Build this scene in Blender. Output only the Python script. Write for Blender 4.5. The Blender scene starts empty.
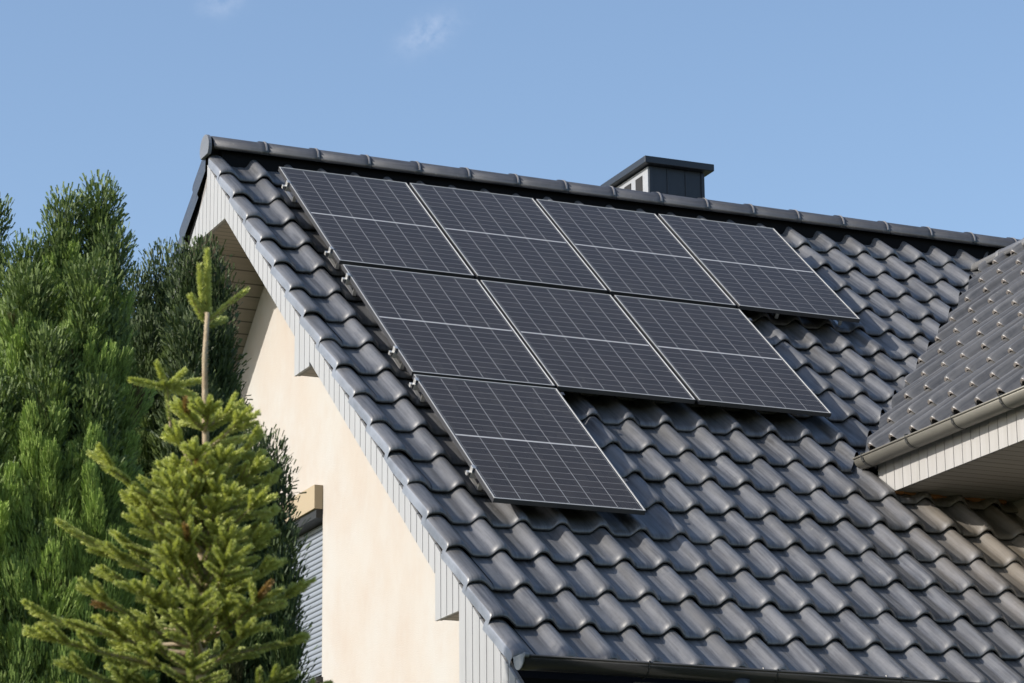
import bpy, math, random
import numpy as np
from mathutils import Vector, Matrix
random.seed(7); rng = np.random.default_rng(7)
S = bpy.context.scene
COL = S.collection
R = math.radians

# ------------------------------------------------------------------ camera model
CAM = np.array([-8.184, -23.313, 1.61])
FPX = 3134.67; YAW, PIT, ROL = R(66.2188), R(15.1531), R(-0.5509)
fw = np.array([math.cos(PIT)*math.cos(YAW), math.cos(PIT)*math.sin(YAW), math.sin(PIT)])
rt = np.array([math.sin(YAW), -math.cos(YAW), 0.0]); up = np.cross(rt, fw)
c_, s_ = math.cos(ROL), math.sin(ROL)
rt, up = c_*rt + s_*up, -s_*rt + c_*up
def at(px, py, dist):
    """a real point in the garden, dist metres from the camera"""
    d = rt*(px-512)/FPX + up*(341.5-py)/FPX + fw
    return CAM + d/np.linalg.norm(d)*dist
cam = bpy.data.cameras.new('camera'); co = bpy.data.objects.new('camera', cam); COL.objects.link(co)
cam.sensor_width = 36; cam.lens = 36*FPX/1024; cam.clip_end = 8000; cam.clip_start = .1
M = Matrix((rt, up, -fw)).transposed().to_4x4(); M.translation = Vector(CAM)
co.matrix_world = M; S.camera = co
cam.dof.use_dof = True; cam.dof.focus_distance = 25.5; cam.dof.aperture_fstop = 7.0

# ------------------------------------------------------------------ light
SUN = Vector((-.857, .045, .513)).normalized()
sl = bpy.data.lights.new('sun', 'SUN'); sl.energy = 3.9; sl.angle = R(.5); sl.color = (1, .94, .85)
so = bpy.data.objects.new('sun', sl); COL.objects.link(so); so.rotation_euler = SUN.to_track_quat('Z', 'Y').to_euler()
W = bpy.data.worlds.new('World'); S.world = W; W.use_nodes = True
nt = W.node_tree; nt.nodes.clear()
def N(t, kind, **kw):
    n = t.nodes.new(kind)
    for k, v in kw.items(): setattr(n, k, v)
    return n
sky = N(nt, 'ShaderNodeTexSky', sky_type='NISHITA', sun_disc=False, sun_elevation=math.asin(SUN.z), sun_rotation=math.atan2(SUN.x, SUN.y),
        altitude=100, air_density=1.0, dust_density=1.3, ozone_density=1.7)
bg = N(nt, 'ShaderNodeBackground'); bg.inputs[1].default_value = .138
ow = N(nt, 'ShaderNodeOutputWorld')
# two faint wisps of cloud high in the sky: noise masked round two directions
tc = N(nt, 'ShaderNodeTexCoord')
def wisp(dirv, along, sizes, seed, dens):
    d = Vector(dirv).normalized(); a = Vector(along); a = (a - d*a.dot(d)).normalized(); b = d.cross(a)
    acc = None
    terms = []
    for ax, sz in ((a, sizes[0]), (b, sizes[1])):
        dt = N(nt, 'ShaderNodeVectorMath', operation='DOT_PRODUCT'); dt.inputs[1].default_value = ax
        nt.links.new(tc.outputs['Generated'], dt.inputs[0])
        m = N(nt, 'ShaderNodeMath', operation='DIVIDE'); nt.links.new(dt.outputs['Value'], m.inputs[0]); m.inputs[1].default_value = sz
        p = N(nt, 'ShaderNodeMath', operation='POWER'); ab = N(nt, 'ShaderNodeMath', operation='ABSOLUTE')
        nt.links.new(m.outputs[0], ab.inputs[0]); nt.links.new(ab.outputs[0], p.inputs[0]); p.inputs[1].default_value = 2
        terms.append(p)
    ad = N(nt, 'ShaderNodeMath', operation='ADD'); nt.links.new(terms[0].outputs[0], ad.inputs[0]); nt.links.new(terms[1].outputs[0], ad.inputs[1])
    ng = N(nt, 'ShaderNodeMath', operation='MULTIPLY'); nt.links.new(ad.outputs[0], ng.inputs[0]); ng.inputs[1].default_value = -1
    ex = N(nt, 'ShaderNodeMath', operation='EXPONENT'); nt.links.new(ng.outputs[0], ex.inputs[0])
    no = N(nt, 'ShaderNodeTexNoise'); no.inputs['Scale'].default_value = 170; no.inputs['Detail'].default_value = 7; no.inputs['Roughness'].default_value = .62
    mp = N(nt, 'ShaderNodeMapping'); mp.inputs['Location'].default_value = (seed, seed, 0)
    nt.links.new(tc.outputs['Generated'], mp.inputs[0]); nt.links.new(mp.outputs[0], no.inputs['Vector'])
    mr = N(nt, 'ShaderNodeMapRange'); mr.inputs[1].default_value = .34; mr.inputs[2].default_value = .75
    nt.links.new(no.outputs[0], mr.inputs[0])
    ml = N(nt, 'ShaderNodeMath', operation='MULTIPLY'); nt.links.new(ex.outputs[0], ml.inputs[0]); nt.links.new(mr.outputs[0], ml.inputs[1])
    m2 = N(nt, 'ShaderNodeMath', operation='MULTIPLY'); nt.links.new(ml.outputs[0], m2.inputs[0]); m2.inputs[1].default_value = dens
    # only the side of the sky facing that way
    dd = N(nt, 'ShaderNodeVectorMath', operation='DOT_PRODUCT'); dd.inputs[1].default_value = d; nt.links.new(tc.outputs['Generated'], dd.inputs[0])
    gt = N(nt, 'ShaderNodeMath', operation='GREATER_THAN'); nt.links.new(dd.outputs['Value'], gt.inputs[0]); gt.inputs[1].default_value = .9
    m3 = N(nt, 'ShaderNodeMath', operation='MULTIPLY'); nt.links.new(m2.outputs[0], m3.inputs[0]); nt.links.new(gt.outputs[0], m3.inputs[1])
    return m3
w1 = wisp(at(428, 33, 1) - CAM, rt + .55*up, (.0085, .0045), 3.1, .30)
w2 = wisp(at(222, 1, 1) - CAM, rt + .3*up, (.006, .004), 8.7, .22)
wa = N(nt, 'ShaderNodeMath', operation='ADD'); wa.use_clamp = True
nt.links.new(w1.outputs[0], wa.inputs[0]); nt.links.new(w2.outputs[0], wa.inputs[1])
mx = N(nt, 'ShaderNodeMixRGB'); mx.inputs[2].default_value = (5.6, 5.7, 6.3, 1)
nt.links.new(wa.outputs[0], mx.inputs[0]); nt.links.new(sky.outputs[0], mx.inputs[1])
nt.links.new(mx.outputs[0], bg.inputs[0]); nt.links.new(bg.outputs[0], ow.inputs[0])
S.view_settings.view_transform = 'Standard'; S.view_settings.look = 'None'
S.view_settings.exposure = .52; S.view_settings.gamma = 1

# ------------------------------------------------------------------ materials
class Mat:
    def __init__(s, name, color=(.5, .5, .5), rough=.6, spec=.5, metal=0):
        s.m = bpy.data.materials.new(name); s.m.use_nodes = True; s.t = s.m.node_tree
        s.b = s.t.nodes['Principled BSDF']; s.b.inputs['Base Color'].default_value = (*color, 1)
        s.b.inputs['Roughness'].default_value = rough; s.b.inputs['Specular IOR Level'].default_value = spec; s.b.inputs['Metallic'].default_value = metal
    def n(s, k, **kw): return N(s.t, k, **kw)
    def l(s, a, b): s.t.links.new(a, b)
    def coord(s, which='Object', scale=(1, 1, 1), loc=(0, 0, 0)):
        c = s.n('ShaderNodeTexCoord'); m = s.n('ShaderNodeMapping'); m.inputs['Scale'].default_value = scale; m.inputs['Location'].default_value = loc
        s.l(c.outputs[which], m.inputs[0]); return m.outputs[0]
    def noise(s, sc, detail=4, vec=None, rough=.55):
        n = s.n('ShaderNodeTexNoise'); n.inputs['Scale'].default_value = sc; n.inputs['Detail'].default_value = detail; n.inputs['Roughness'].default_value = rough
        s.l(vec if vec is not None else s.coord(), n.inputs['Vector']); return n.outputs[0]
    def ramp(s, src, stops):
        r = s.n('ShaderNodeValToRGB'); e = r.color_ramp.elements
        while len(e) < len(stops): e.new(.5)
        for i, (p, c) in enumerate(stops): e[i].position = p; e[i].color = (*c, 1) if len(c) == 3 else c
        s.l(src, r.inputs[0]); return r.outputs[0]
    def mix(s, f, a, b, mode='MIX'):
        m = s.n('ShaderNodeMixRGB', blend_type=mode)
        for v, i in ((f, 0), (a, 1), (b, 2)):
            if isinstance(v, (int, float)): m.inputs[i].default_value = v
            elif isinstance(v, tuple): m.inputs[i].default_value = (*v, 1)
            else: s.l(v, m.inputs[i])
        return m.outputs[0]
    def math(s, op, a, b=None, clamp=False):
        m = s.n('ShaderNodeMath', operation=op); m.use_clamp = clamp
        for v, i in ((a, 0), (b, 1)):
            if v is None: continue
            if isinstance(v, (int, float)): m.inputs[i].default_value = v
            else: s.l(v, m.inputs[i])
        return m.outputs[0]
    def color(s, o): s.l(o, s.b.inputs['Base Color'])
    def roughness(s, o): s.l(o, s.b.inputs['Roughness'])
    def bump(s, h, strength=.3, dist=.01):
        b = s.n('ShaderNodeBump'); b.inputs['Strength'].default_value = strength; b.inputs['Distance'].default_value = dist
        s.l(h, b.inputs['Height']); s.l(b.outputs[0], s.b.inputs['Normal'])
    def attr(s, name):
        a = s.n('ShaderNodeAttribute'); a.attribute_name = name; return a.outputs['Fac']

# engobed clay tiles: anthracite with a grey bloom, dust and dirt with shapes of their own
def tile_mat(name, base, hi, rough, dust_at=None, dust_amt=.0, scr=(75, 2.2, 2.2)):
    m = Mat(name, base, rough, .8)
    r = m.attr('tile_id')
    big = m.noise(.9, 4); fine = m.noise(38, 5)
    stre = m.noise(7, 5, m.coord(scale=(2.2, .45, .45)))
    c = m.mix(m.ramp(r, [(0, (0, 0, 0)), (1, (1, 1, 1))]), base, hi)
    c = m.mix(m.math('MULTIPLY', m.ramp(stre, [(.42, (0, 0, 0)), (.72, (1, 1, 1))]), .45), c, tuple(v*1.5 for v in hi))
    c = m.mix(m.math('MULTIPLY', m.ramp(fine, [(.35, (1, 1, 1)), (.55, (0, 0, 0))]), .25), c, tuple(v*.55 for v in base))
    # fine drawn striations running down each tile, from the extrusion
    st_ = m.noise(1.0, 4, m.coord(scale=scr), .6)
    c = m.mix(m.math('MULTIPLY', m.ramp(st_, [(.40, (0, 0, 0)), (.62, (1, 1, 1))]), .55), c, tuple(v*1.55 for v in hi))
    c = m.mix(m.math('MULTIPLY', m.ramp(st_, [(.30, (1, 1, 1)), (.46, (0, 0, 0))]), .40), c, tuple(v*.6 for v in base))
    # broad dirty runs and a few pale lichen spots
    run = m.noise(1.0, 5, m.coord(scale=(scr[0]*.09, scr[1]*.28, scr[2]*.28)))
    c = m.mix(m.math('MULTIPLY', m.ramp(run, [(.50, (0, 0, 0)), (.66, (1, 1, 1))]), .45), c, (.040, .036, .030))
    li = m.noise(19, 3)
    c = m.mix(m.math('MULTIPLY', m.ramp(li, [(.70, (0, 0, 0)), (.74, (1, 1, 1))]), .35), c, (.24, .23, .19))
    # lichen / dust specks
    sp = m.noise(95, 2)
    c = m.mix(m.math('MULTIPLY', m.ramp(sp, [(.70, (0, 0, 0)), (.76, (1, 1, 1))]), .30), c, (.30, .28, .22))
    if dust_at is not None:
        g = m.n('ShaderNodeVectorMath', operation='DISTANCE'); g.inputs[1].default_value = dust_at
        m.l(m.coord(), g.inputs[0])
        w = m.math('ADD', g.outputs['Value'], m.math('MULTIPLY', m.noise(2.6, 5), 1.0))
        f = m.ramp(w, [(.08, (1, 1, 1)), (.30, (0, 0, 0))]) if False else m.n('ShaderNodeMapRange')
        f.inputs[1].default_value = 2.5; f.inputs[2].default_value = .95; f.inputs[3].default_value = 0; f.inputs[4].default_value = dust_amt
        m.l(w, f.inputs[0])
        c = m.mix(f.outputs[0], c, (.34, .27, .18))
    m.color(c)
    m.roughness(m.math('ADD', m.math('MULTIPLY', m.noise(11, 4), .22), rough-.1))
    m.bump(m.noise(140, 3), .12, .004)
    return m.m
M_TILE = tile_mat('anthracite_tile', (.055, .057, .063), (.102, .103, .108), .40, (5.15, -4.2, 6.1), .42)
M_TILE_D = tile_mat('dormer_tile', (.060, .060, .062), (.092, .090, .089), .40, scr=(2.2, 75, 2.2))
M_RIDGE = tile_mat('ridge_tile_glaze', (.022, .024, .029), (.034, .036, .043), .36, scr=(2.2, 60, 60))
M_RIDGE_D = tile_mat('dormer_ridge_glaze', (.10, .10, .104), (.135, .135, .136), .46, scr=(60, 2.2, 60))
M_LIP = Mat('pale_nose_edge', (.40, .36, .335), .8, .2).m  # paler than the tile body, used on the dormer's hump noses
M_DARK = Mat('roof_underlay', (.010, .010, .011), .95, .05).m

def stucco():
    m = Mat('cream_stucco', (.70, .59, .47), .92, .2)
    a = m.noise(1.7, 6, m.coord(scale=(1, 1, .8))); b = m.noise(2.6, 7, m.coord(scale=(1, 1, .65)), .65)
    c = m.mix(m.ramp(a, [(.35, (0, 0, 0)), (.65, (1, 1, 1))]), (.428, .412, .388), (.424, .386, .346))
    c = m.mix(m.math('MULTIPLY', m.ramp(b, [(.44, (0, 0, 0)), (.68, (1, 1, 1))]), .55), c, (.40, .338, .288))
    m.color(c); m.bump(m.math('ADD', m.noise(110, 4), m.math('MULTIPLY', m.noise(14, 3), .6)), .4, .008)
    return m.m
M_WALL = stucco()
def boards(name, a, b, rough=.55):
    m = Mat(name, a, rough, .35)
    n = m.noise(3, 5, m.coord(scale=(5, 5, .5)))
    c = m.mix(m.ramp(n, [(.35, (0, 0, 0)), (.7, (1, 1, 1))]), a, b)
    m.color(m.mix(m.ramp(m.attr('tile_id'), [(0, (0, 0, 0)), (1, (.5, .5, .5))]), c, tuple(v*.93 for v in a)))
    m.bump(m.noise(30, 4, m.coord(scale=(3, 3, .15))), .1, .003)
    return m.m
M_WHITE = boards('white_boards', (.345, .35, .357), (.31, .313, .317))
M_WHITE_D = boards('dormer_white_boards', (.385, .376, .367), (.325, .315, .297))
M_GROOVE = Mat('board_groove', (.20, .19, .185), .8).m
def soffit(name, a, pitch, axis='Y'):
    m = Mat(name, a, .6, .3)
    sx = m.n('ShaderNodeSeparateXYZ'); m.l(m.coord(), sx.inputs[0])
    fr = m.math('FRACT', m.math('MULTIPLY', sx.outputs[axis], 1/pitch))
    g = m.math('LESS_THAN', fr, .10)
    n = m.noise(4, 5, m.coord(scale=(.5, 6, 6)) if axis == 'Y' else m.coord(scale=(6, .5, 6)))
    c = m.mix(m.ramp(n, [(.3, (0, 0, 0)), (.7, (1, 1, 1))]), a, tuple(v*.84 for v in a))
    m.color(m.mix(g, c, tuple(v*.35 for v in a)))
    m.bump(m.math('SUBTRACT', 1, g), .6, .008)
    return m.m
M_SOFFIT = soffit('soffit_boards', (.265, .235, .20), .100)  # white boards, with the tan of warm ground bounce put into their colour
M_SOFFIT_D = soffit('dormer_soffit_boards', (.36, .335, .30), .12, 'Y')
def metal(name, col, rough, met=.6, stain=.3):
    m = Mat(name, col, rough, .5, met)
    n = m.noise(5, 6, m.coord(scale=(1.4, .6, 1.4)))
    m.color(m.mix(m.math('MULTIPLY', m.ramp(n, [(.4, (0, 0, 0)), (.72, (1, 1, 1))]), stain), col, tuple(v*.55 for v in col)))
    m.roughness(m.math('ADD', m.math('MULTIPLY', m.noise(16, 4), .2), rough-.1))
    return m.m
M_GUT = metal('anthracite_gutter', (.030, .030, .031), .36, 0, .2)
M_GUTCAP = metal('gutter_end_metal', (.17, .18, .19), .5, .3)
M_ZINC = metal('weathered_zinc', (.235, .225, .195), .55, .35, .35)
M_ZINCD = metal('zinc_bracket', (.10, .10, .095), .5, .35)
M_LEAD = metal('valley_metal', (.035, .035, .037), .6, .2)
M_ALU = metal('aluminium', (.68, .67, .64), .38, .75, .1)
M_FRAME = metal('anodised_frame', (.062, .063, .068), .36, .25, .15)
M_FTOP = metal('frame_edge_pale', (.46, .45, .43), .42, .05, .08)
M_CHIM = metal('anthracite_sheet', (.026, .032, .043), .45, .25, .25)
M_CHIML = metal('pale_sheet', (.34, .35, .37), .5, .1, .25)
M_HOLE = Mat('dark_opening', (.02, .02, .022), .9).m
M_FOAM = Mat('pu_foam', (.26, .11, .035), .9).m
M_BOX = Mat('tan_lintel_render', (.36, .295, .205), .85, .2).m
M_BLACK = Mat('matt_black', (.012, .012, .012), .6).m
M_CLIP = metal('ridge_clip_alu', (.40, .37, .35), .45, .4)
def shutter():
    m = Mat('grey_shutter_slats', (.22, .245, .285), .5, .4); return m.m
M_SHUT = shutter()

# photovoltaic laminate: six columns and twenty rows of half cut cells
PW, PH = 1.134, 1.88
def cells():
    m = Mat('pv_cells', (.02, .015, .022), .13, .22)
    s = m.n('ShaderNodeSeparateXYZ'); m.l(m.coord(), s.inputs[0])
    ins = .022; cw = (PW-2*ins)/6; mid = .016; ch = ((PH-2*ins-mid)/2)/10
    X = m.math('SUBTRACT', s.outputs['X'], ins)
    Y = m.math('SUBTRACT', s.outputs['Y'], ins)
    half = m.math('GREATER_THAN', Y, 10*ch+mid/2)
    Y2 = m.math('SUBTRACT', Y, m.math('MULTIPLY', half, mid))
    def line(c, size, w):
        f = m.math('FRACT', m.math('ADD', m.math('DIVIDE', c, size), .5))
        return m.math('LESS_THAN', m.math('ABSOLUTE', m.math('SUBTRACT', f, .5)), w/size/2)
    lx = line(X, cw, .0062); ly = line(Y2, ch, .0048)
    mm = m.math('LESS_THAN', m.math('ABSOLUTE', m.math('SUBTRACT', Y, 10*ch+mid/2)), mid/2)
    bx = line(X, cw/9, .0016)
    ox = m.math('LESS_THAN', m.math('MULTIPLY', X, m.math('SUBTRACT', PW-2*ins, X)), 0)
    oy = m.math('LESS_THAN', m.math('MULTIPLY', Y, m.math('SUBTRACT', PH-2*ins, Y)), 0)
    n = m.noise(1.3, 3)
    tint = m.attr('tile_id')
    cid = m.n('ShaderNodeTexWhiteNoise', noise_dimensions='2D')
    cv = m.n('ShaderNodeCombineXYZ')
    m.l(m.math('FLOOR', m.math('DIVIDE', X, cw)), cv.inputs[0]); m.l(m.math('FLOOR', m.math('DIVIDE', Y2, ch)), cv.inputs[1]); m.l(cv.outputs[0], cid.inputs[0])
    c = m.mix(cid.outputs['Value'], (.035, .0305, .0275), (.043, .037, .033))
    c = m.mix(m.math('MULTIPLY', n, .3), c, (.036, .031, .028))
    c = m.mix(m.math('MULTIPLY', bx, .30), c, (.20, .19, .20))
    c = m.mix(m.math('MULTIPLY', ly, .8), c, (.26, .25, .24))
    c = m.mix(m.math('MULTIPLY', lx, .85), c, (.33, .32, .31))
    c = m.mix(m.math('MULTIPLY', mm, .95), c, (.55, .54, .53))
    edge = m.math('MAXIMUM', ox, oy)
    c = m.mix(edge, c, (.02, .02, .022))
    # dried rain marks
    d = m.noise(6, 6, m.coord(scale=(1, .3, 1)))
    c = m.mix(m.math('MULTIPLY', m.ramp(d, [(.5, (0, 0, 0)), (.8, (1, 1, 1))]), .12), c, (.16, .15, .13))
    m.color(c)
    m.roughness(m.math('ADD', m.math('MULTIPLY', d, .12), .10))
    return m.m
M_PV = cells()
M_BACK = Mat('pv_backsheet', (.03, .03, .03), .7).m

def foliage(name, dark, light, old, rough=.55, trans=.35):
    m = Mat(name, dark, rough, .3)
    t = m.attr('tint'); o = m.attr('age')
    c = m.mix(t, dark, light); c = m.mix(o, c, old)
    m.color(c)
    tr = m.n('ShaderNodeBsdfTranslucent'); m.l(m.mix(1.0, c, (1.0, 1.05, .5), 'MULTIPLY'), tr.inputs[0])
    mixs = m.n('ShaderNodeMixShader'); mixs.inputs[0].default_value = trans
    m.l(m.b.outputs[0], mixs.inputs[1]); m.l(tr.outputs[0], mixs.inputs[2])
    m.l(mixs.outputs[0], m.t.nodes['Material Output'].inputs[0])
    return m.m
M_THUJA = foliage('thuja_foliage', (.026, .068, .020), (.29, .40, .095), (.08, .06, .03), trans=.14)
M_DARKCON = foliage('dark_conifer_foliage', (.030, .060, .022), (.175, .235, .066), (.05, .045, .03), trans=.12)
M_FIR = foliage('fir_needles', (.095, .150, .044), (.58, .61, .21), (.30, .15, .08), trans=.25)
def bark(name, a, b):
    m = Mat(name, a, .9, .2); m.color(m.mix(m.ramp(m.noise(14, 5), [(.35, (0, 0, 0)), (.65, (1, 1, 1))]), a, b)); m.bump(m.noise(50, 4), .5, .01); return m.m
M_BARK = bark('brown_bark', (.10, .065, .042), (.17, .12, .08))
M_FBARK = bark('pale_fir_bark', (.30, .23, .15), (.40, .33, .23))

# ------------------------------------------------------------------ mesh helpers
def link(name, me, parent=None):
    o = bpy.data.objects.new(name, me); COL.objects.link(o)
    if parent is not None: o.parent = parent
    return o
class MB:
    """collects vertices and faces, then links them as one mesh object"""
    def __init__(s): s.v = []; s.f = []; s.mi = []; s.a = []
    def add(s, vs, fs, mi=0, a=0.0):
        b = len(s.v); s.v.extend([tuple(map(float, q)) for q in vs]); s.a.extend([a]*len(vs))
        for f in fs: s.f.append(tuple(b+i for i in f)); s.mi.append(mi)
    def box(s, lo, hi, mi=0, a=0.0):
        x0, y0, z0 = lo; x1, y1, z1 = hi
        s.add([(x0,y0,z0),(x1,y0,z0),(x1,y1,z0),(x0,y1,z0),(x0,y0,z1),(x1,y0,z1),(x1,y1,z1),(x0,y1,z1)],
              [(0,3,2,1),(4,5,6,7),(0,1,5,4),(1,2,6,5),(2,3,7,6),(3,0,4,7)], mi, a)
    def obox(s, o, ax, ay, az, lo, hi, mi=0, a=0.0):
        P = []
        for k in (lo[2], hi[2]):
            for (i, j) in ((lo[0], lo[1]), (hi[0], lo[1]), (hi[0], hi[1]), (lo[0], hi[1])):
                P.append(np.array(o) + np.array(ax)*i + np.array(ay)*j + np.array(az)*k)
        s.add(P, [(0,3,2,1),(4,5,6,7),(0,1,5,4),(1,2,6,5),(2,3,7,6),(3,0,4,7)], mi, a)
    def tube(s, pts, rad, n=8, mi=0, caps=True, a=0.0):
        pts = [np.array(p, float) for p in pts]; rings = []
        for i, p in enumerate(pts):
            d = pts[min(i+1, len(pts)-1)] - pts[max(i-1, 0)]; d = d/np.linalg.norm(d)
            h = np.array([0, 0, 1.0]) if abs(d[2]) < .9 else np.array([1.0, 0, 0])
            e1 = np.cross(d, h); e1 /= np.linalg.norm(e1); e2 = np.cross(d, e1)
            r = rad[i] if hasattr(rad, '__len__') else rad
            rings.append([p + r*(math.cos(2*math.pi*k/n)*e1 + math.sin(2*math.pi*k/n)*e2) for k in range(n)])
        V = [q for rg in rings for q in rg]; F = []
        for i in range(len(pts)-1):
            for k in range(n): F.append((i*n+k, i*n+(k+1) % n, (i+1)*n+(k+1) % n, (i+1)*n+k))
        if caps: F.append(tuple(range(n-1, -1, -1))); F.append(tuple((len(pts)-1)*n+k for k in range(n)))
        s.add(V, F, mi, a)
    def prism(s, poly, o, ax, ay, az, d0, d1, mi=0, a=0.0):
        """polygon in the ax/ay plane extruded along az"""
        n = len(poly); o = np.array(o, float); ax, ay, az = map(lambda q: np.array(q, float), (ax, ay, az))
        V = [o+ax*p[0]+ay*p[1]+az*d0 for p in poly] + [o+ax*p[0]+ay*p[1]+az*d1 for p in poly]
        s.add(V, [tuple(range(n-1, -1, -1)), tuple(range(n, 2*n))] + [(i, (i+1) % n, n+(i+1) % n, n+i) for i in range(n)], mi, a)
    def build(s, name, mats, parent=None, smooth=False, bevel=0, recalc=True):
        me = bpy.data.meshes.new(name); me.from_pydata(s.v, [], s.f)
        if not isinstance(mats, (list, tuple)): mats = [mats]
        for m in mats: me.materials.append(m)
        me.polygons.foreach_set('material_index', s.mi)
        at_ = me.attributes.new('tile_id', 'FLOAT', 'POINT'); at_.data.foreach_set('value', s.a)
        if recalc:
            import bmesh
            bm = bmesh.new(); bm.from_mesh(me); bmesh.ops.recalc_face_normals(bm, faces=bm.faces); bm.to_mesh(me); bm.free()
        if smooth: me.shade_smooth()
        o = link(name, me, parent)
        if bevel:
            b = o.modifiers.new('bevel', 'BEVEL'); b.width = bevel; b.segments = 2; b.limit_method = 'ANGLE'
        return o
def quads(name, V, Fn, mats, parent, attrs=None, smooth=False, mi=None):
    """fast mesh from numpy arrays of verts and quads"""
    me = bpy.data.meshes.new(name); me.vertices.add(len(V)); me.vertices.foreach_set('co', np.asarray(V, np.float32).ravel())
    nf = len(Fn); me.loops.add(nf*4); me.polygons.add(nf)
    me.polygons.foreach_set('loop_start', np.arange(0, nf*4, 4, dtype=np.int32)); me.loops.foreach_set('vertex_index', np.asarray(Fn, np.int32).ravel())
    for m in (mats if isinstance(mats, (list, tuple)) else [mats]): me.materials.append(m)
    if mi is not None: me.polygons.foreach_set('material_index', np.asarray(mi, np.int32))
    for k, a in (attrs or {}).items():
        q = me.attributes.new(k, 'FLOAT', 'POINT'); q.data.foreach_set('value', np.asarray(a, np.float32))
    me.update(calc_edges=True)
    if smooth: me.shade_smooth()
    return link(name, me, parent)
def empty(name, loc, label=None, cat=None, group=None, parent=None):
    o = bpy.data.objects.new(name, None); COL.objects.link(o); o.location = loc; o.empty_display_size = .3
    if label: o['label'] = label; o['category'] = cat
    if group: o['group'] = group
    if parent is not None: o.parent = parent
    return o

# ------------------------------------------------------------------ roof frame
TH = R(39.9255); ct, st = math.cos(TH), math.sin(TH)
O0 = np.array([0, 0, 9.8])                       # top left corner of the panel field
EX = np.array([1.0, 0, 0]); EV = np.array([0, -ct, -st]); EN = np.array([0, -st, ct])
YR = .5; H0 = -.19                                # ridge line, pan level
tt = math.tan(TH)
GAUGE, COVER = .4525, .30
LEN = 13.2
def pan_z(y): return O0[2] + H0/ct + y*tt

def profile(t):
    d = np.where(t < .68, (.68-t)/.28, (t-.68)/.325)
    d = np.clip(d, 0, 1)
    h = .063*(.5+.5*np.cos(np.pi*d**1.25))
    for g in (.40, .455): h = h + .0030*np.exp(-((t-g)/.013)**2)
    h = h + .0045*np.exp(-((t-.985)/.02)**2) - .004*np.exp(-((t-.14)/.1)**2)
    return h
NU = 30
TS = np.linspace(0, 1, NU)
def tile_shape(us, hs, gauge=GAUGE, lap=.06, lip=.012, rise=.054, nose=1.0):
    """one tile: lower edge at b=0, running up to b=-(gauge+lap); us along the eave, hs profile"""
    bs = np.array([-(gauge+lap), -.32, -.18, -.080, -.052, -.034, -.020, -.010, -.003, 0.0])
    drop = np.array([0, 0, 0, 0, -.0015, -.0050, -.0110, -.0185, -.0270, -.0340])*nose*.8
    n = len(us); V = []; F = []
    for b, dr in zip(bs, drop):
        h = hs + rise*(1 + b/gauge) - rise*.45 + dr
        V.append(np.stack([us, np.full(n, b), h], 1))
    nb = len(bs)
    for j in range(nb-1):
        for i in range(n-1): F.append((j*n+i, j*n+i+1, (j+1)*n+i+1, (j+1)*n+i))
    top = V[-1]
    # separate lip verts so the edge stays crisp
    a = top.copy(); b_ = top.copy(); b_[:, 2] -= lip; b_[:, 1] -= .004; c = b_.copy(); c[:, 1] -= .10; c[:, 2] -= .006
    k = nb*n; V += [a, b_, b_.copy(), c]
    for i in range(n-1):
        if us[i+1]-us[i] < .003: continue          # the hanging flap has no nose
        F.append((k+i, k+i+1, k+n+i+1, k+n+i)); F.append((k+2*n+i, k+2*n+i+1, k+3*n+i+1, k+3*n+i))
    # sides of the roll so the joint to the neighbour reads
    V = np.concatenate(V)
    k2 = len(V); side = np.concatenate([np.stack([np.full(nb, us[-1]), bs, V[np.arange(nb)*n+n-1, 2]], 1), np.stack([np.full(nb, us[-1]), bs, V[np.arange(nb)*n+n-1, 2]-.012], 1)])
    V = np.concatenate([V, side])
    for j in range(nb-1): F.append((k2+j, k2+j+1, k2+nb+j+1, k2+nb+j))
    return V, np.array(F)
TV, TF = tile_shape(TS*COVER*1.012, profile(TS))
def dprofile(t):
    d = np.clip(np.where(t < .68, (.68-t)/.26, (t-.68)/.28), 0, 1)
    return .088*(.5+.5*np.cos(np.pi*d**1.2)) + .012*np.exp(-((t-.17)/.05)**2)
DTV, DTF = tile_shape(TS*COVER*1.012, dprofile(TS), lip=.020, rise=.046, nose=.55)
def flat_edge(V): return V
def field(cells_, shape=(TV, TF)):
    """cells_: list of (a0, b0) ; returns verts in (a, b, h), faces, per-vertex ids"""
    tv, tf = shape; n = len(tv); K = len(cells_)
    off = np.zeros((K, 1, 3)); off[:, 0, 0] = [c[0] for c in cells_]; off[:, 0, 1] = [c[1] for c in cells_]
    jit = rng.normal(0, 1, (K, 1, 3))*np.array([.0020, .0042, .0020])
    yaw = rng.normal(0, .008, (K, 1)); 
    V = tv[None] + off + jit
    V[:, :, 1] += yaw*tv[None, :, 0]; V[:, :, 2] += rng.normal(0, .008, (K, 1))*(tv[None, :, 0]-.15)
    F = tf[None] + (np.arange(K)*n)[:, None, None]
    ids = np.repeat(rng.random(K), n)
    return V.reshape(-1, 3), F.reshape(-1, 4), ids
def to_world(V, o, ax, av, an, h0):
    return np.array(o) + V[:, :1]*ax + V[:, 1:2]*av + (V[:, 2:3]+h0)*an
def cut(o, planes):
    """keep the side the normals point away from"""
    import bmesh
    bm = bmesh.new(); bm.from_mesh(o.data)
    for p, n in planes:
        bmesh.ops.bisect_plane(bm, geom=bm.verts[:]+bm.edges[:]+bm.faces[:], plane_co=p, plane_no=n, clear_outer=True)
    bm.to_mesh(o.data); bm.free()
def join(name, objs, parent):
    """merge mesh data of objs (same material) into one new mesh object"""
    import bmesh
    bm = bmesh.new()
    for o in objs: bm.from_mesh(o.data)
    me = bpy.data.meshes.new(name); bm.to_mesh(me); bm.free()
    for m in objs[0].data.materials: me.materials.append(m)
    for o in objs: bpy.data.objects.remove(o)
    me.shade_smooth()
    return link(name, me, parent)

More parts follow.
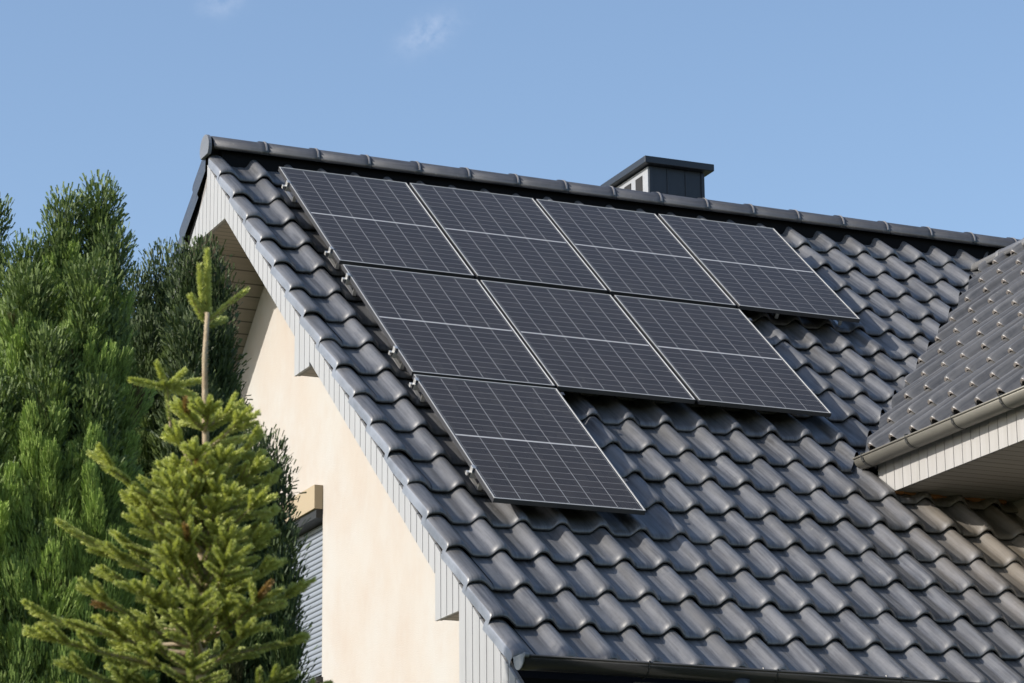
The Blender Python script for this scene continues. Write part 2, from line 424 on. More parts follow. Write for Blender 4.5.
house = empty('house', (0, 0, 0), 'cream gabled house with anthracite tiled roof, white bargeboards and side dormer', 'house')

# --- dormer geometry (cross gable on the right)
DT = R(40.0); dO = np.array([3.59, 0, 6.93]); dU = np.array([0, -1.0, 0]); dV = np.array([-math.cos(DT), 0, -math.sin(DT)]); dN = np.array([-math.sin(DT), 0, math.cos(DT)])
DXR = 6.84; DYF = -6.55; XG = 3.6; XG2 = 2*DXR-XG
dpan = lambda x: 6.93 + (x-3.59)*math.tan(DT)
# valley line in plan: pan levels equal -> y = ((dpan(x) - pan_z(0)) / tt)
vy = lambda x: (dpan(x)-pan_z(0))/tt
va, vb = np.array([3.55, vy(3.55), 0]), np.array([7.0, vy(7.0), 0])
vd = (vb-va)/np.linalg.norm(vb-va); vn = np.array([vd[1], -vd[0], 0])   # points to +x,-y : dormer side

# --- main slope tiles
A0 = .224 - .66*COVER
rows = range(0, 18)
c_up, c_low, c_right = [], [], []
for k in rows:
    b0 = -.08 + GAUGE*k
    for i in range(-1, 44):
        a0 = A0 + COVER*i; xm = a0+.15
        y = b0*EV[1]
        if xm < 4.95: (c_up if y+.42 > -3.3 else c_low).append((a0, b0))
        elif xm < 10.6:
            if y > -3.3 and xm < 7.4 : c_up.append((a0, b0))
        else: c_right.append((a0, b0))
parts = []
def mk(cells_):
    V, F, ids = field(cells_); return quads('tmp', to_world(V, O0, EX, EV, EN, H0), F, M_TILE, None, {'tile_id': ids}, True)
u_ = mk(c_up); l_ = mk(c_low); r_ = mk(c_right)
ridge_cut = ((0, YR-.035, 0), (0, 1, 0))
import bmesh
eave_y = -3.33
# upper part: left of the valley
cut(u_, [(va - vn*.015, vn), ridge_cut])
# lower: pieces above the dormer eave also respect the valley
cut(l_, [((4.80, 0, 0), (1, 0, 0))])
V, F, ids = None, None, None
cut(r_, [ridge_cut])
front = join('roof', [u_, l_, r_], house)
front['label'] = 'anthracite tiled front slope with dusty tiles under the dormer'

# --- verge tiles with a hanging flap
uv_ = np.array([-.462, -.462, -.462, -.458, -.448, -.43, -.405, -.376, -.35, -.325, -.30, -.285, -.272])
hv_ = np.array([-.030, -.005, .022, .036, .047, .055, .061, .063, .056, .040, .020, .008, .002])
VV, VF = tile_shape(uv_, hv_)
V, F, ids = field([(0, -.08+GAUGE*k) for k in rows], (VV, VF))
flapf = np.array([1 if VV[fc][:, 0].max() < -.455 else 0 for fc in VF], np.int32)
M_FLAP = tile_mat('verge_flap_pale', (.125, .14, .168), (.155, .17, .20), .5)  # flap faces get a paler, bluer grey than the tile
vg = quads('verge_tiles', to_world(V, O0, EX, EV, EN, H0), F, [M_TILE, M_FLAP], front, {'tile_id': ids}, True, np.tile(flapf, len(F)//len(VF))); cut(vg, [ridge_cut])
# --- rear slope (mirror about the ridge)
RV = np.array([0, ct, -st]); RN = np.array([0, st, ct]); RO = np.array([0, 2*YR, O0[2]])
cells_ = [(A0+COVER*i, -.08+GAUGE*k) for k in rows for i in range(-1, 44)]
V, F, ids = field(cells_); rr = quads('rear_slope_tiles', to_world(V, RO, EX, RV, RN, H0), F, M_TILE, front, {'tile_id': ids}, True); cut(rr, [((0, YR+.035, 0), (0, -1, 0))])
hv2 = hv_.copy() + np.array([0, .01, .04, .085, .095, .10, .10, .09, .07, .05, .03, .01, 0]); hv2[:3] = (-.050, -.020, .010); VV2, VF2 = tile_shape(uv_, hv2)
V, F, ids = field([(0, -.08+GAUGE*k) for k in rows], (VV2, VF2)); rv = quads('rear_verge_tiles', to_world(V, RO, EX, RV, RN, H0), F, [M_RIDGE, M_RIDGE], front, {'tile_id': ids}, True, np.tile(flapf, len(F)//len(VF2))); cut(rv, [((0, YR+.035, 0), (0, -1, 0))])
# --- dark underlay boards under both slopes
b = MB()
for s in (-1, 1):
    zt = pan_z(YR) - .075
    e = -6.33*s*-1
    P = [(YR, zt), (YR + s*6.25, zt-6.25*tt), (YR + s*6.25, zt-6.25*tt-.07), (YR, zt-.07)]
    b.prism(P, (0, 0, 0), (0, 1, 0), (0, 0, 1), (1, 0, 0), -.40, LEN)
b.build('roof_underlay', M_DARK, front)
# --- ridge tiles: half round, each with a collar and a clip
RZ = 10.062
def ridge_tile(x0, L, r, axis_z, y, parent, mat, axis=(1, 0, 0), n=14, clip=True):
    ax = np.array(axis, float); sd = np.array([-ax[1], ax[0], 0]); o = np.array([x0[0], x0[1], axis_z])
    m = MB(); prof = []
    secs = [(-.02, r*1.00), (L-.075, r*.97), (L-.068, r*1.06), (L-.008, r*1.065), (L, r*1.02)]
    ang = np.linspace(R(-14), R(194), n)
    V = []; F = []
    for d, q in secs:
        for a in ang: V.append(o + ax*d + sd*q*math.cos(a) + np.array([0, 0, q*math.sin(a)*1.02]))
    for i in range(len(secs)-1):
        for k in range(n-1): F.append((i*n+k, i*n+k+1, (i+1)*n+k+1, (i+1)*n+k))
    m.add(V, F, 0, random.random())
    t = m.build('ridge_tile', mat, parent, True)
    sm = t.modifiers.new('solid', 'SOLIDIFY'); sm.thickness = .014
    if clip:
        c = MB()
        for a0, a1 in ((R(4), R(176)),):
            aa = np.linspace(a0, a1, 15); V = []
            for w in (L-.030, L-.016):
                for a in aa: V.append(o + ax*w + sd*(r*1.10)*math.cos(a) + np.array([0, 0, r*1.10*math.sin(a)]))
            c.add(V, [(i, i+1, 15+i+1, 15+i) for i in range(14)])
        q = c.build('ridge_clip', M_CLIP, None); q.modifiers.new('solid', 'SOLIDIFY').thickness = .004
        return t, q
    return t, None
x = -.415; L = .462
while x < LEN:
    t, q = ridge_tile((x, YR), L, .110, RZ-.01, YR, house, M_RIDGE)
    if q: q.parent = t
    x += L
m = MB(); nn = 18
pts = [(.118*math.cos(a), .118*math.sin(a)) for a in np.linspace(R(-38), R(218), nn)]
m.prism([(p, q) for p, q in pts], (-.47, YR, RZ-.01), (0, 1, 0), (0, 0, 1), (1, 0, 0), -.02, .012)
m.build('ridge_end_disc', metal('ridge_disc_grey', (.15, .16, .18), .5, 0), house, bevel=.004)
m = MB()   # dark ventilated ridge roll under the ridge tiles
m.prism([(-.075, -.17), (-.045, -.02), (0, .05), (.045, -.02), (.075, -.17), (0, -.06)], (0, YR, RZ-.01), (0, 1, 0), (0, 0, 1), (1, 0, 0), -.35, LEN-.05)
m.build('ridge_roll', M_DARK, front)

# ------------------------------------------------------------------ gable: wall, boards, soffit
XW, XB = .30, -.44
YE = -5.0; YE2 = 2*YR - YE
zr = pan_z(YR)-.16
def wall_mesh():
    b = MB()
    poly = [(YE, 0), (YE2, 0), (YE2, zr-(YE2-YR)*tt), (YR, zr), (YE, zr-(YR-YE)*tt)]
    # gable wall with the window opening left out
    wy0, wy1, wz0, wz1 = -.285, .92, 5.52, 6.90
    def strip(y0, y1, zlo, zhi):
        f = lambda y: zr-abs(y-YR)*tt
        pts = [(y0, zlo), (y1, zlo)]
        if zhi is not None: pts += [(y1, zhi), (y0, zhi)]
        else:
            pts += [(y1, f(y1))]
            if y0 < YR < y1: pts += [(YR, zr)]
            pts += [(y0, f(y0))]
        b.prism(pts, (0, 0, 0), (0, 1, 0), (0, 0, 1), (1, 0, 0), XW, XW+.32)
    strip(YE, wy0, 0, None); strip(wy1, YE2, 0, None); strip(wy0, wy1, 0, wz0); strip(wy0, wy1, wz1, None)
    # far gable and long walls
    b.prism(poly, (0, 0, 0), (0, 1, 0), (0, 0, 1), (1, 0, 0), LEN-.9, LEN-.58)
    b.box((XW+.32, YE, 0), (LEN-.9, YE+.32, zr-(YR-YE)*tt-.02)); b.box((XW+.32, YE2-.32, 0), (LEN-.9, YE2, zr-(YR-YE)*tt-.02))
    return b.build('wall', M_WALL, house)
wall_mesh()
# bargeboard outline: lower chain in (y, z) from the front eave to the rear eave
lo_line = lambda y: 9.300 + .8369*(y-.011)
low = [(-5.90, 4.42), (-4.89, 4.42), (-4.89, 5.222), (-4.485, 5.222), (-4.485, lo_line(-4.485)), (-2.035, lo_line(-2.035)), (-2.035, 7.552), (-1.70, 7.552), (-1.70, lo_line(-1.70)), (.011, 9.300)]
low[5] = (-2.035, lo_line(-2.035)); 
rear = [(2*YR-y, z) for y, z in low[::-1]]
chain = low + rear
def zlo(y):
    # piecewise lower outline as a function of y
    yy = y if y <= YR else 2*YR-y
    if yy < -4.89: return 4.42
    if yy < -4.485: return 5.222
    if yy < -2.035: return lo_line(yy)
    if yy < -1.70: return min(7.552, lo_line(yy))
    if yy < .011: return lo_line(yy)
    return 9.300
def zhi(y): return pan_z(YR) - (.058 if y <= YR else .25) - abs(y-YR)*tt
b = MB(); g = MB()
brk = [-5.90, -4.89, -4.485, -2.035, -1.70, .011]; brk = brk + [YR] + [2*YR-q for q in brk[::-1]]
step = .108
for i in range(len(brk)-1):
    a, c = brk[i], brk[i+1]; n = max(1, round((c-a)/step)); w = (c-a)/n
    for k in range(n):
        y0, y1 = a+k*w+.0045, a+(k+1)*w-.0045
        e = 1e-4
        pts = [(y0, zlo(y0+e)), (y1, zlo(y1-e)), (y1, zhi(y1)), (y0, zhi(y0))]
        b.prism(pts, (0, 0, 0), (0, 1, 0), (0, 0, 1), (1, 0, 0), XB-.020, XB, 0, random.random())
    g.prism([(a, zlo(a+1e-4)+.006), (c, zlo(c-1e-4)+.006), (c, zhi(c)-.01), (a, zhi(a)-.01)], (0, 0, 0), (0, 1, 0), (0, 0, 1), (1, 0, 0), XB+.0005, XB+.03)
bb = b.build('bargeboard', M_WHITE, house, bevel=.002)
vb_ = MB(); zq = pan_z(YR)
vb_.prism([(YR, zq-.25), (YR+6.2, zq-.25-6.2*tt), (YR+6.2, zq-.05-6.2*tt), (YR, zq-.05)], (0, 0, 0), (0, 1, 0), (0, 0, 1), (1, 0, 0), XB+.012, XB+.04)
vb_.build('verge_shadow_strip', M_DARK, bb)  # black strip standing in for the shadow gap under the rear verge
g.build('board_backing', M_GROOVE, bb)
# soffit: planks along x under every downward facing step of the outline
b = MB()
for (y0, z0), (y1, z1) in zip(chain[:-1], chain[1:]):
    vertical = abs(y1-y0) < 1e-6
    V = [(XB+.03, y0, z0+.012), (XB+.03, y1, z1+.012), (XW-.002, y1, z1+.012), (XW-.002, y0, z0+.012)]
    b.add(V, [(0, 1, 2, 3)])
sf = b.build('soffit', M_SOFFIT, house, recalc=False)
sf.modifiers.new('solid', 'SOLIDIFY').thickness = .01

# eave box under the front gutter, dark boards
b = MB()
b.box((XW-.3+.32, -5.86, 4.42), (LEN-.55, -5.84, 4.66)); b.box((XW-.3+.32, -5.84, 4.42), (LEN-.55, YE, 4.44))
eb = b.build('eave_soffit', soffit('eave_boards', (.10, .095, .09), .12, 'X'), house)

# ------------------------------------------------------------------ gutter along the front eave
def half_gutter(name, p0, p1, r, mat, parent, side, lip=.009):
    p0, p1 = np.array(p0, float), np.array(p1, float); d = (p1-p0)/np.linalg.norm(p1-p0); side = np.array(side, float)
    b = MB(); n = 14; V = []; F = []
    ang = np.linspace(math.pi, 2*math.pi, n)
    for p in (p0, p1):
        for a in ang: V.append(p + side*r*-math.cos(a) + np.array([0, 0, r*math.sin(a)]))
    F = [(k, k+1, n+k+1, n+k) for k in range(n-1)]
    # end plates
    F += [tuple(range(n)), tuple(range(2*n-1, n-1, -1))]
    b.add(V, F)
    o = b.build(name, mat, parent, False)
    o.data.shade_smooth()
    o.modifiers.new('split', 'EDGE_SPLIT').split_angle = R(50)
    o.modifiers.new('solid', 'SOLIDIFY').thickness = .004
    t = MB(); t.tube([p0 + side*(r+.002), p1 + side*(r+.002)], lip, 8); l = t.build('rolled_rim', mat, o, True)
    return o
gy, gz, gr = -5.93, 4.757, .078
gut = half_gutter('gutter', (-.49, gy, gz), (LEN, gy, gz), gr, M_GUT, house, (0, -1, 0))
b = MB(); n = 14
b.prism([(gr*1.02*math.cos(a), gr*1.02*math.sin(a)) for a in np.linspace(math.pi, 2*math.pi, n)] + [(gr*1.1, .014), (-gr*1.1, .014)], (-.497, gy, gz), (0, 1, 0), (0, 0, 1), (1, 0, 0), -.004, .004)
b.tube([(-.50, gy-gr-.004, gz+.002), (-.47, gy-gr-.004, gz+.002)], .016, 10)
b.build('gutter_end_cap', M_GUTCAP, gut, bevel=.0015)
x = .35
while x < LEN:
    b = MB(); pts = [(x, gy - (gr+.004)*math.cos(a), gz + (gr+.004)*math.sin(a)) for a in np.linspace(math.pi, 2*math.pi, 10)]
    b.tube([(x, gy+gr+.03, gz+.05)] + pts[::1] + [(x, gy-gr-.012, gz+.012)], .006, 6)
    b.build('gutter_bracket', M_GUT, gut); x += .9
b = MB(); b.tube([(1.02, gy, gz-gr+.01), (1.02, gy, gz-.20), (1.02, gy+.12, gz-.38), (1.02, YE-.10, gz-.75), (1.02, YE-.08, gz-.95), (1.02, YE-.08, 0)], .045, 14)
b.tube([(1.02, gy, gz-gr+.02), (1.02, gy, gz-gr-.06)], [.07, .05], 14)
b.build('downpipe', metal('anthracite_pipe', (.05, .055, .065), .4, 0), house, True)

# ------------------------------------------------------------------ gable window with its roller shutter
win = MB()
wy0, wy1, wz0, wz1 = -.285, .92, 5.52, 6.90
win.box((XW+.13, wy0+.002, wz0+.002), (XW+.19, wy0+.07, wz1-.002)); win.box((XW+.13, wy1-.07, wz0+.002), (XW+.19, wy1-.002, wz1-.002))
win.box((XW+.13, wy0+.07, wz0+.002), (XW+.19, wy1-.07, wz0+.07)); win.box((XW+.13, wy0+.07, wz1-.07), (XW+.19, wy1-.07, wz1-.002))
window = win.build('window', M_WHITE, house)
b = MB(); b.box((XW+.15, wy0+.07, wz0+.07), (XW+.17, wy1-.07, wz1-.07)); b.build('pane', Mat('window_glass', (.02, .025, .03), .05, .5).m, window)
b = MB()
z = wz0+.07
while z < wz1-.13:
    V = []; n = 6
    for y in (wy0+.018, wy1-.018):
        for a in np.linspace(0, math.pi, n): V.append((XW+.075-.010*math.sin(a), y, z+.0205-.0195*math.cos(a)))
    b.add(V, [(k, k+1, n+k+1, n+k) for k in range(n-1)]); z += .043
b.box((XW+.078, wy0+.018, wz0+.06), (XW+.082, wy1-.018, wz1-.10))
b.build('roller_shutter', M_SHUT, window)
M_GUIDE = metal('guide_grey', (.24, .25, .27), .5, .2)
for ya, yb in ((wy0+.001, wy0+.016), (wy1-.016, wy1-.001)):
    b = MB(); b.box((XW+.06, ya, wz0+.002), (XW+.10, yb, wz1-.004)); b.build('guide_rail', M_GUIDE, window)
b = MB(); b.box((XW-.075, wy0-.005, 6.872), (XW-.001, wy1+.005, 7.068)); b.build('shutter_box', M_BOX, window, bevel=.004)
b = MB(); b.box((XW-.055, wy0+.004, 6.80), (XW+.118, wy1-.004, 6.871)); b.build('shutter_box_shade', M_BLACK, window)  # shadow below the shutter box, built as a black block
b = MB(); b.box((XW-.06, wy0-.03, wz0-.035), (XW+.13, wy1+.03, wz0+.001)); b.build('window_sill', metal('sill_dark', (.03, .03, .03), .5, 0), window, bevel=.003)

# ------------------------------------------------------------------ chimney behind the ridge
YC = .82; cx0, cx1, cy1 = 3.82, 4.37, 1.62; zc = 10.545
b = MB(); b.box((cx0, YC, 8.7), (cx1, cy1, zc-.012))
chim = b.build('chimney', M_CHIM, house)
b = MB()
for x0, x1 in ((cx0-.004, cx0+.028), (cx1-.028, cx1+.004)): b.box((x0, YC-.012, 9.6), (x1, YC-.001, zc-.02))
for i in (1, 2): xx = cx0+(cx1-cx0)*i/3; b.box((xx-.006, YC-.008, 9.6), (xx+.006, YC-.001, zc-.02))
b.build('cladding_seam', M_CHIM, chim, bevel=.002)
b = MB(); b.box((cx0-.014, YC+.0, 9.6), (cx0-.001, cy1, zc-.02)); b.build('side_cladding', M_CHIML, chim)
for i in range(3):
    y0 = YC+.11+.235*i
    b = MB(); b.box((cx0-.020, y0, 10.20), (cx0-.0145, y0+.135, zc-.075)); b.build('vent_opening', M_HOLE, chim)
b = MB(); b.box((cx0-.075, YC-.075, zc-.008), (cx1+.075, cy1+.075, zc+.058)); b.build('chimney_cap', M_CHIM, chim, bevel=.006)

# ------------------------------------------------------------------ dormer (cross gable)
b = MB()
ckx = 4.65
zb = 6.60
b.box((ckx, DYF+.5, 3.0), (ckx+.3, -1.0, zb+.02)); b.box((2*DXR-ckx-.3, DYF+.5, 3.0), (2*DXR-ckx, -1.0, zb+.02))
dz = dpan(DXR)-.14
b.prism([(ckx, 3.0), (2*DXR-ckx, 3.0), (2*DXR-ckx, dz-(DXR-ckx)*math.tan(DT)), (DXR, dz), (ckx, dz-(DXR-ckx)*math.tan(DT))], (0, 0, 0), (1, 0, 0), (0, 0, 1), (0, 1, 0), DYF+.2, DYF+.5)
dorm = b.build('dormer', M_WALL, house)
# tiles: left slope and right slope
lrow = range(0, 10)
def dorm_cells():
    c = []
    for k in range(0, 11):
        b0 = -.012 - GAUGE*k
        for i in range(0, 26):
            a0 = 3.65 - .66*COVER + COVER*(i-13)     # a runs along -y
            if a0 < -DYF+.02: c.append((a0, b0))
    return c
V, F, ids = field(dorm_cells(), (DTV, DTF))
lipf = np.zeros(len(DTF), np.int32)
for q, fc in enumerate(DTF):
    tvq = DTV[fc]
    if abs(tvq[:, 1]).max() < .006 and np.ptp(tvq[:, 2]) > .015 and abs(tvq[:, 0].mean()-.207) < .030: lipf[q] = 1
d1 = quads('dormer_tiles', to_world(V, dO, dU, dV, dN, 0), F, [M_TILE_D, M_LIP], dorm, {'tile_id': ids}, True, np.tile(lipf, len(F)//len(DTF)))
cut(d1, [(va + vn*.03, -vn), ((DXR-.03, 0, 0), (1, 0, 0)), ((0, DYF, 0), (0, -1, 0)), ((XG-.16, 0, 0), (-1, 0, 0))])
d2O = np.array([2*DXR-3.59, 0, 6.93]); d2U = np.array([0, 1.0, 0]); d2V = np.array([math.cos(DT), 0, -math.sin(DT)]); d2N = np.array([math.sin(DT), 0, math.cos(DT)])
V, F, ids = field([(-a-COVER, b_) for a, b_ in dorm_cells()], (DTV, DTF))
d2 = quads('dormer_rear_tiles', to_world(V, d2O, d2U, d2V, d2N, 0), F, M_TILE_D, dorm, {'tile_id': ids}, True)
vn2 = np.array([-vn[0], vn[1], 0]); va2 = np.array([2*DXR-va[0], va[1], 0])
cut(d2, [(va2 + vn2*.045, -vn2), ((DXR+.03, 0, 0), (-1, 0, 0)), ((0, DYF, 0), (0, -1, 0))])
# underlay of the dormer slopes (below its tiles, above nothing)
b = MB()
for s in (-1, 1):
    ze = dpan(DXR)-.085; w = DXR-XG-.02
    V = [(DXR, vy(DXR)+.1, ze), (DXR, DYF+.06, ze), (DXR+s*w, DYF+.06, ze-w*math.tan(DT)), (DXR+s*w, vy(XG)+.05, ze-w*math.tan(DT))]
    V += [(p[0], p[1], p[2]-.05) for p in V]
    b.add(V, [(0, 1, 2, 3), (7, 6, 5, 4), (0, 1, 5, 4), (1, 2, 6, 5), (2, 3, 7, 6), (3, 0, 4, 7)])
b.build('dormer_underlay', M_DARK, dorm)
# valley channel: a folded dark sheet following the valley
b = MB()
for s in (-1, 1):
    P0 = np.array([DXR+s*(DXR-3.50), vy(3.50), pan_z(vy(3.50))-.03]); P1 = np.array([DXR+s*0.02, vy(DXR), pan_z(vy(DXR))-.03])
    l = np.array([s*.16, 0, 0.0]); f1 = np.array([s*.11, .115, .095]); f2 = np.array([-s*.11, -.115, .095]) 
    e1 = np.array([s*.20, 0, 0]); 
    a_m = np.array([s*.14, 0, 0.0])                     # along main slope (horizontal x)
    a_d = np.array([0, -.14, 0.0])                      # along dormer slope (horizontal -y)
    b.add([P0, P1, P1+a_m, P0+a_m], [(0, 1, 2, 3)]); b.add([P0, P1, P1+a_d, P0+a_d], [(0, 1, 2, 3)])
b.build('valley_channel', M_LEAD, dorm)
# dormer ridge
y = vy(DXR)+.05
k = 0
while y > DYF:
    t, q = ridge_tile((DXR, y), min(.46, y-DYF+.02), .080, dpan(DXR)+.045, 0, dorm, M_RIDGE_D, axis=(0, -1, 0), clip=False); y -= .46
# fascia boards and soffit of the boxed eave, gable barge
def fascia(xf, sgn):
    b = MB(); g = MB(); y = -3.38; ztop = 6.86
    while y > DYF:
        # the lower end follows the main roof where it meets it
        q = lambda yy: max(zb, pan_z(yy)+.035)
        b.prism([(y-.116, q(y-.116)), (y-.0035, q(y-.0035)), (y-.0035, ztop), (y-.116, ztop)], (0, 0, 0), (0, 1, 0), (0, 0, 1), (1, 0, 0), xf-.009, xf+.009, 0, random.random()); y -= .1195
    g.box((xf+.010 if sgn < 0 else xf-.022, DYF, zb+.006), (xf+.022 if sgn < 0 else xf-.010, -3.5, ztop-.01))
    o = b.build('dormer_fascia', M_WHITE_D, dorm, bevel=.002); g.build('fascia_backing', M_GROOVE, dorm); return o
fascia(XG, -1); fascia(2*DXR-XG, 1)
b = MB(); b.box((XG+.022, DYF+.0, zb+.004), (ckx-.001, -3.35, zb+.018)); b.build('dormer_soffit', M_SOFFIT_D, dorm); b = MB(); b.box((2*DXR-ckx+.001, DYF, zb+.004), (2*DXR-XG-.022, -3.35, zb+.018)); b.build('dormer_soffit', M_SOFFIT_D, dorm)
b = MB()   # boarded gable of the dormer
for s in (-1, 1):
    w = DXR-XG; P = [(DXR, dpan(DXR)-.06), (DXR+s*w, 6.86), (DXR+s*w, 6.60), (DXR+s*(w-.5), 6.60), (DXR, dpan(DXR)-.42)]
    b.prism(P, (0, 0, 0), (1, 0, 0), (0, 0, 1), (0, 1, 0), DYF, DYF+.03)
b.build('dormer_bargeboard', M_WHITE_D, dorm)
# expanding foam squeezed out where soffit meets the tiles
b = MB(); pts = []; rad = []
for i in range(34):
    xx = 3.60 + i*.029
    pts.append((xx, -3.585 + random.uniform(-.015, .015) + .02*math.sin(xx*5), 6.604 + random.uniform(-.012, .012))); rad.append(.010+.018*abs(math.sin(xx*9+1))*random.uniform(.6, 1.1))
b.tube(pts, rad, 8); b.build('foam_seal', M_FOAM, dorm, True)
# zinc gutter of the dormer
dg = half_gutter('dormer_gutter', (3.505, -3.31, 6.895), (3.505, DYF, 6.895), .078, M_ZINC, dorm, (-1, 0, 0), .008)
gx, gzz = 3.505, 6.895
y = -3.44
while y > DYF:
    b = MB(); pts = [(gx - .083*-math.cos(a)*-1, y, gzz + .083*math.sin(a)) for a in np.linspace(math.pi, 2*math.pi, 12)]
    pts = [(gx + .083*math.cos(a), y, gzz + .083*math.sin(a)) for a in np.linspace(math.pi, 2*math.pi, 12)]
    for i in range(len(pts)-1):
        p, q = np.array(pts[i]), np.array(pts[i+1])
        o_ = np.array([0, .013, 0]); n_ = (np.array([gx, y, gzz])-p); n_ = n_/np.linalg.norm(n_)*.004
        b.add([p-o_, p+o_, q+o_, q-o_], [(0, 1, 2, 3)])
    b.tube([(gx-.087, y, gzz-.02), (gx-.087, y, gzz+.016), (gx-.06, y, gzz+.02)], .006, 6)
    o = b.build('dormer_gutter_bracket', M_ZINCD, dorm); o.modifiers.new('solid', 'SOLIDIFY').thickness = .004; y -= .64

# ------------------------------------------------------------------ solar panels
TILT = Matrix((EX, EV, EN)).transposed().to_4x4()    # local x along the ridge, y down the slope, z off the roof
rowv = [0.0, 1.957, 3.886]
def make_panel(label):
    p = empty('solar_panel', (0, 0, 0), label, 'solar panel', 'solar panels on the front roof slope')
    T = .036; w = .0100
    f = MB()
    # four bars: dark anodised sides, a paler top edge with an inner chamfer
    def ring(z0, x0, mi_top):
        pass
    o = [(0, 0), (PW, 0), (PW, PH), (0, PH)]
    i1 = [(w, w), (PW-w, w), (PW-w, PH-w), (w, PH-w)]
    def loop(pts, z): return [(x_, y_, z) for x_, y_ in pts]
    e = .0012
    oe = [(e, e), (PW-e, e), (PW-e, PH-e), (e, PH-e)]
    ic = [(w+.003, w+.003), (PW-w-.003, w+.003), (PW-w-.003, PH-w-.003), (w+.003, PH-w-.003)]
    V = loop(o, -T) + loop(o, -e) + loop(oe, 0) + loop(i1, 0) + loop(ic, -.0045) + loop(ic, -T)
    F = []; mi = []
    for L_ in range(5):
        for k in range(4):
            F.append((L_*4+k, L_*4+(k+1) % 4, (L_+1)*4+(k+1) % 4, (L_+1)*4+k)); mi.append(0 if L_ in (0, 4) else 1)
    for k in range(4): F.append((20+k, 20+(k+1) % 4, (k+1) % 4, k)); mi.append(0)
    b0 = MB()
    for fc, q in zip(F, mi): b0.f.append(fc); b0.mi.append(q)
    b0.v = V; b0.a = [0.0]*len(V)
    b0.build('frame', [M_FRAME, M_FTOP], p)
    g = MB(); g.box((w+.0005, w+.0005, -.008), (PW-w-.0005, PH-w-.0005, -.0028)); g.build('glass', M_PV, p)
    k = MB(); k.box((w+.0005, w+.0005, -.0125), (PW-w-.0005, PH-w-.0005, -.0085)); k.box((PW/2-.06, PH/2-.04, -.034), (PW/2+.06, PH/2+.04, -.0126)); k.build('backsheet', M_BACK, p)
    return p
def copy_tree(o, parent=None):
    c = o.copy(); COL.objects.link(c); c.parent = parent
    for ch in o.children: copy_tree(ch, c)
    return c
plabels = {(0, 0): 'black solar panel at the left end of the top row of four',
           (0, 1): 'black solar panel second from the left in the top row of four',
           (0, 2): 'black solar panel third from the left in the top row of four',
           (0, 3): 'black solar panel at the right end of the top row, overhanging bare tiles',
           (1, 0): 'black solar panel at the left of the middle row, directly above the lowest panel',
           (1, 1): 'black solar panel in the centre of the middle row of three',
           (1, 2): 'black solar panel at the right end of the middle row of three',
           (2, 0): 'lowest black solar panel, alone in the bottom row above the eave'}
proto = None
for (j, i), lab in plabels.items():
    if proto is None: proto = make_panel(lab); o = proto
    else: o = copy_tree(proto); o['label'] = lab
    u = i*1.164 + random.uniform(-.003, .003); v = rowv[j]
    mw = TILT.copy(); mw.translation = Vector(O0 + EX*u + EV*v + EN*random.uniform(-.002, .002)); o.matrix_world = mw

# mounting rails under the panels with roof hooks and end clamps
rail_v = {0: (.33, 1.66), 1: (.20, 1.49), 2: (.09, 1.44)}; rail_n = {0: 4, 1: 3, 2: 1}
rlab = {(0, 0): 'upper mounting rail of the top panel row, bright end clamp beside the first tile column',
        (0, 1): 'lower mounting rail of the top panel row, bright end clamp just above the row gap',
        (1, 0): 'upper mounting rail of the middle panel row, end clamp just below the row gap',
        (1, 1): 'lower mounting rail of the middle panel row, pale clamp at its left end',
        (2, 0): 'upper mounting rail behind the lowest single panel',
        (2, 1): 'lower mounting rail behind the lowest single panel, clamp near its bottom left corner'}
for (j, k), lab in rlab.items():
    v = rowv[j]+rail_v[j][k]; Lr = rail_n[j]*1.164-.03+.03
    r = empty('mounting_rail', O0 + EV*v, lab, 'mounting rail', 'mounting rails under the solar panels')
    def build(b, name, mat, **kw):
        o = b.build(name, mat, r, **kw); o.matrix_parent_inverse = Matrix.Translation(-r.location); return o
    b = MB(); b.obox(O0+EV*v, EX, EV, EN, (-.022, -.019, -.078), (Lr, .019, -.0375)); build(b, 'rail', M_ALU, bevel=.003)
    b = MB(); b.obox(O0+EV*v, EX, EV, EN, (-.025, -.016, -.075), (-.0225, .016, -.041)); build(b, 'rail_end_plug', M_BLACK)
    b = MB()
    b.obox(O0+EV*v, EX, EV, EN, (-.020, -.022, -.037), (-.0015, .022, -.0335)); b.obox(O0+EV*v, EX, EV, EN, (-.020, -.022, -.0335), (-.0165, .022, .001)); b.obox(O0+EV*v, EX, EV, EN, (-.0205, -.022, .0012), (.008, .022, .0042))
    b.obox(O0+EV*v, EX, EV, EN, (-.046, -.016, -.040), (-.0205, .016, -.034)); b.obox(O0+EV*v, EX, EV, EN, (-.049, -.016, -.062), (-.0455, .016, -.034))
    build(b, 'end_clamp', M_ALU, bevel=.001)
    b = MB(); b.obox(O0+EV*v, EX, EV, EN, (Lr-.028, -.022, .0012), (Lr-.005, .022, .0042)); b.obox(O0+EV*v, EX, EV, EN, (Lr-.028, -.022, -.037), (Lr-.024, .022, .0012)); build(b, 'end_clamp', M_FRAME)
    nh = max(2, rail_n[j]*2)
    for q in range(nh):
        uu = .14 + COVER*round((Lr-.2)*q/(nh-1)/COVER) - .07
        b = MB()
        b.obox(O0+EV*v, EX, EV, EN, (uu-.015, .0195, -.155), (uu+.015, .025, -.045)); b.obox(O0+EV*v, EX, EV, EN, (uu-.015, -.22, -.160), (uu+.015, .025, -.1555))
        build(b, 'roof_hook', M_ALU)

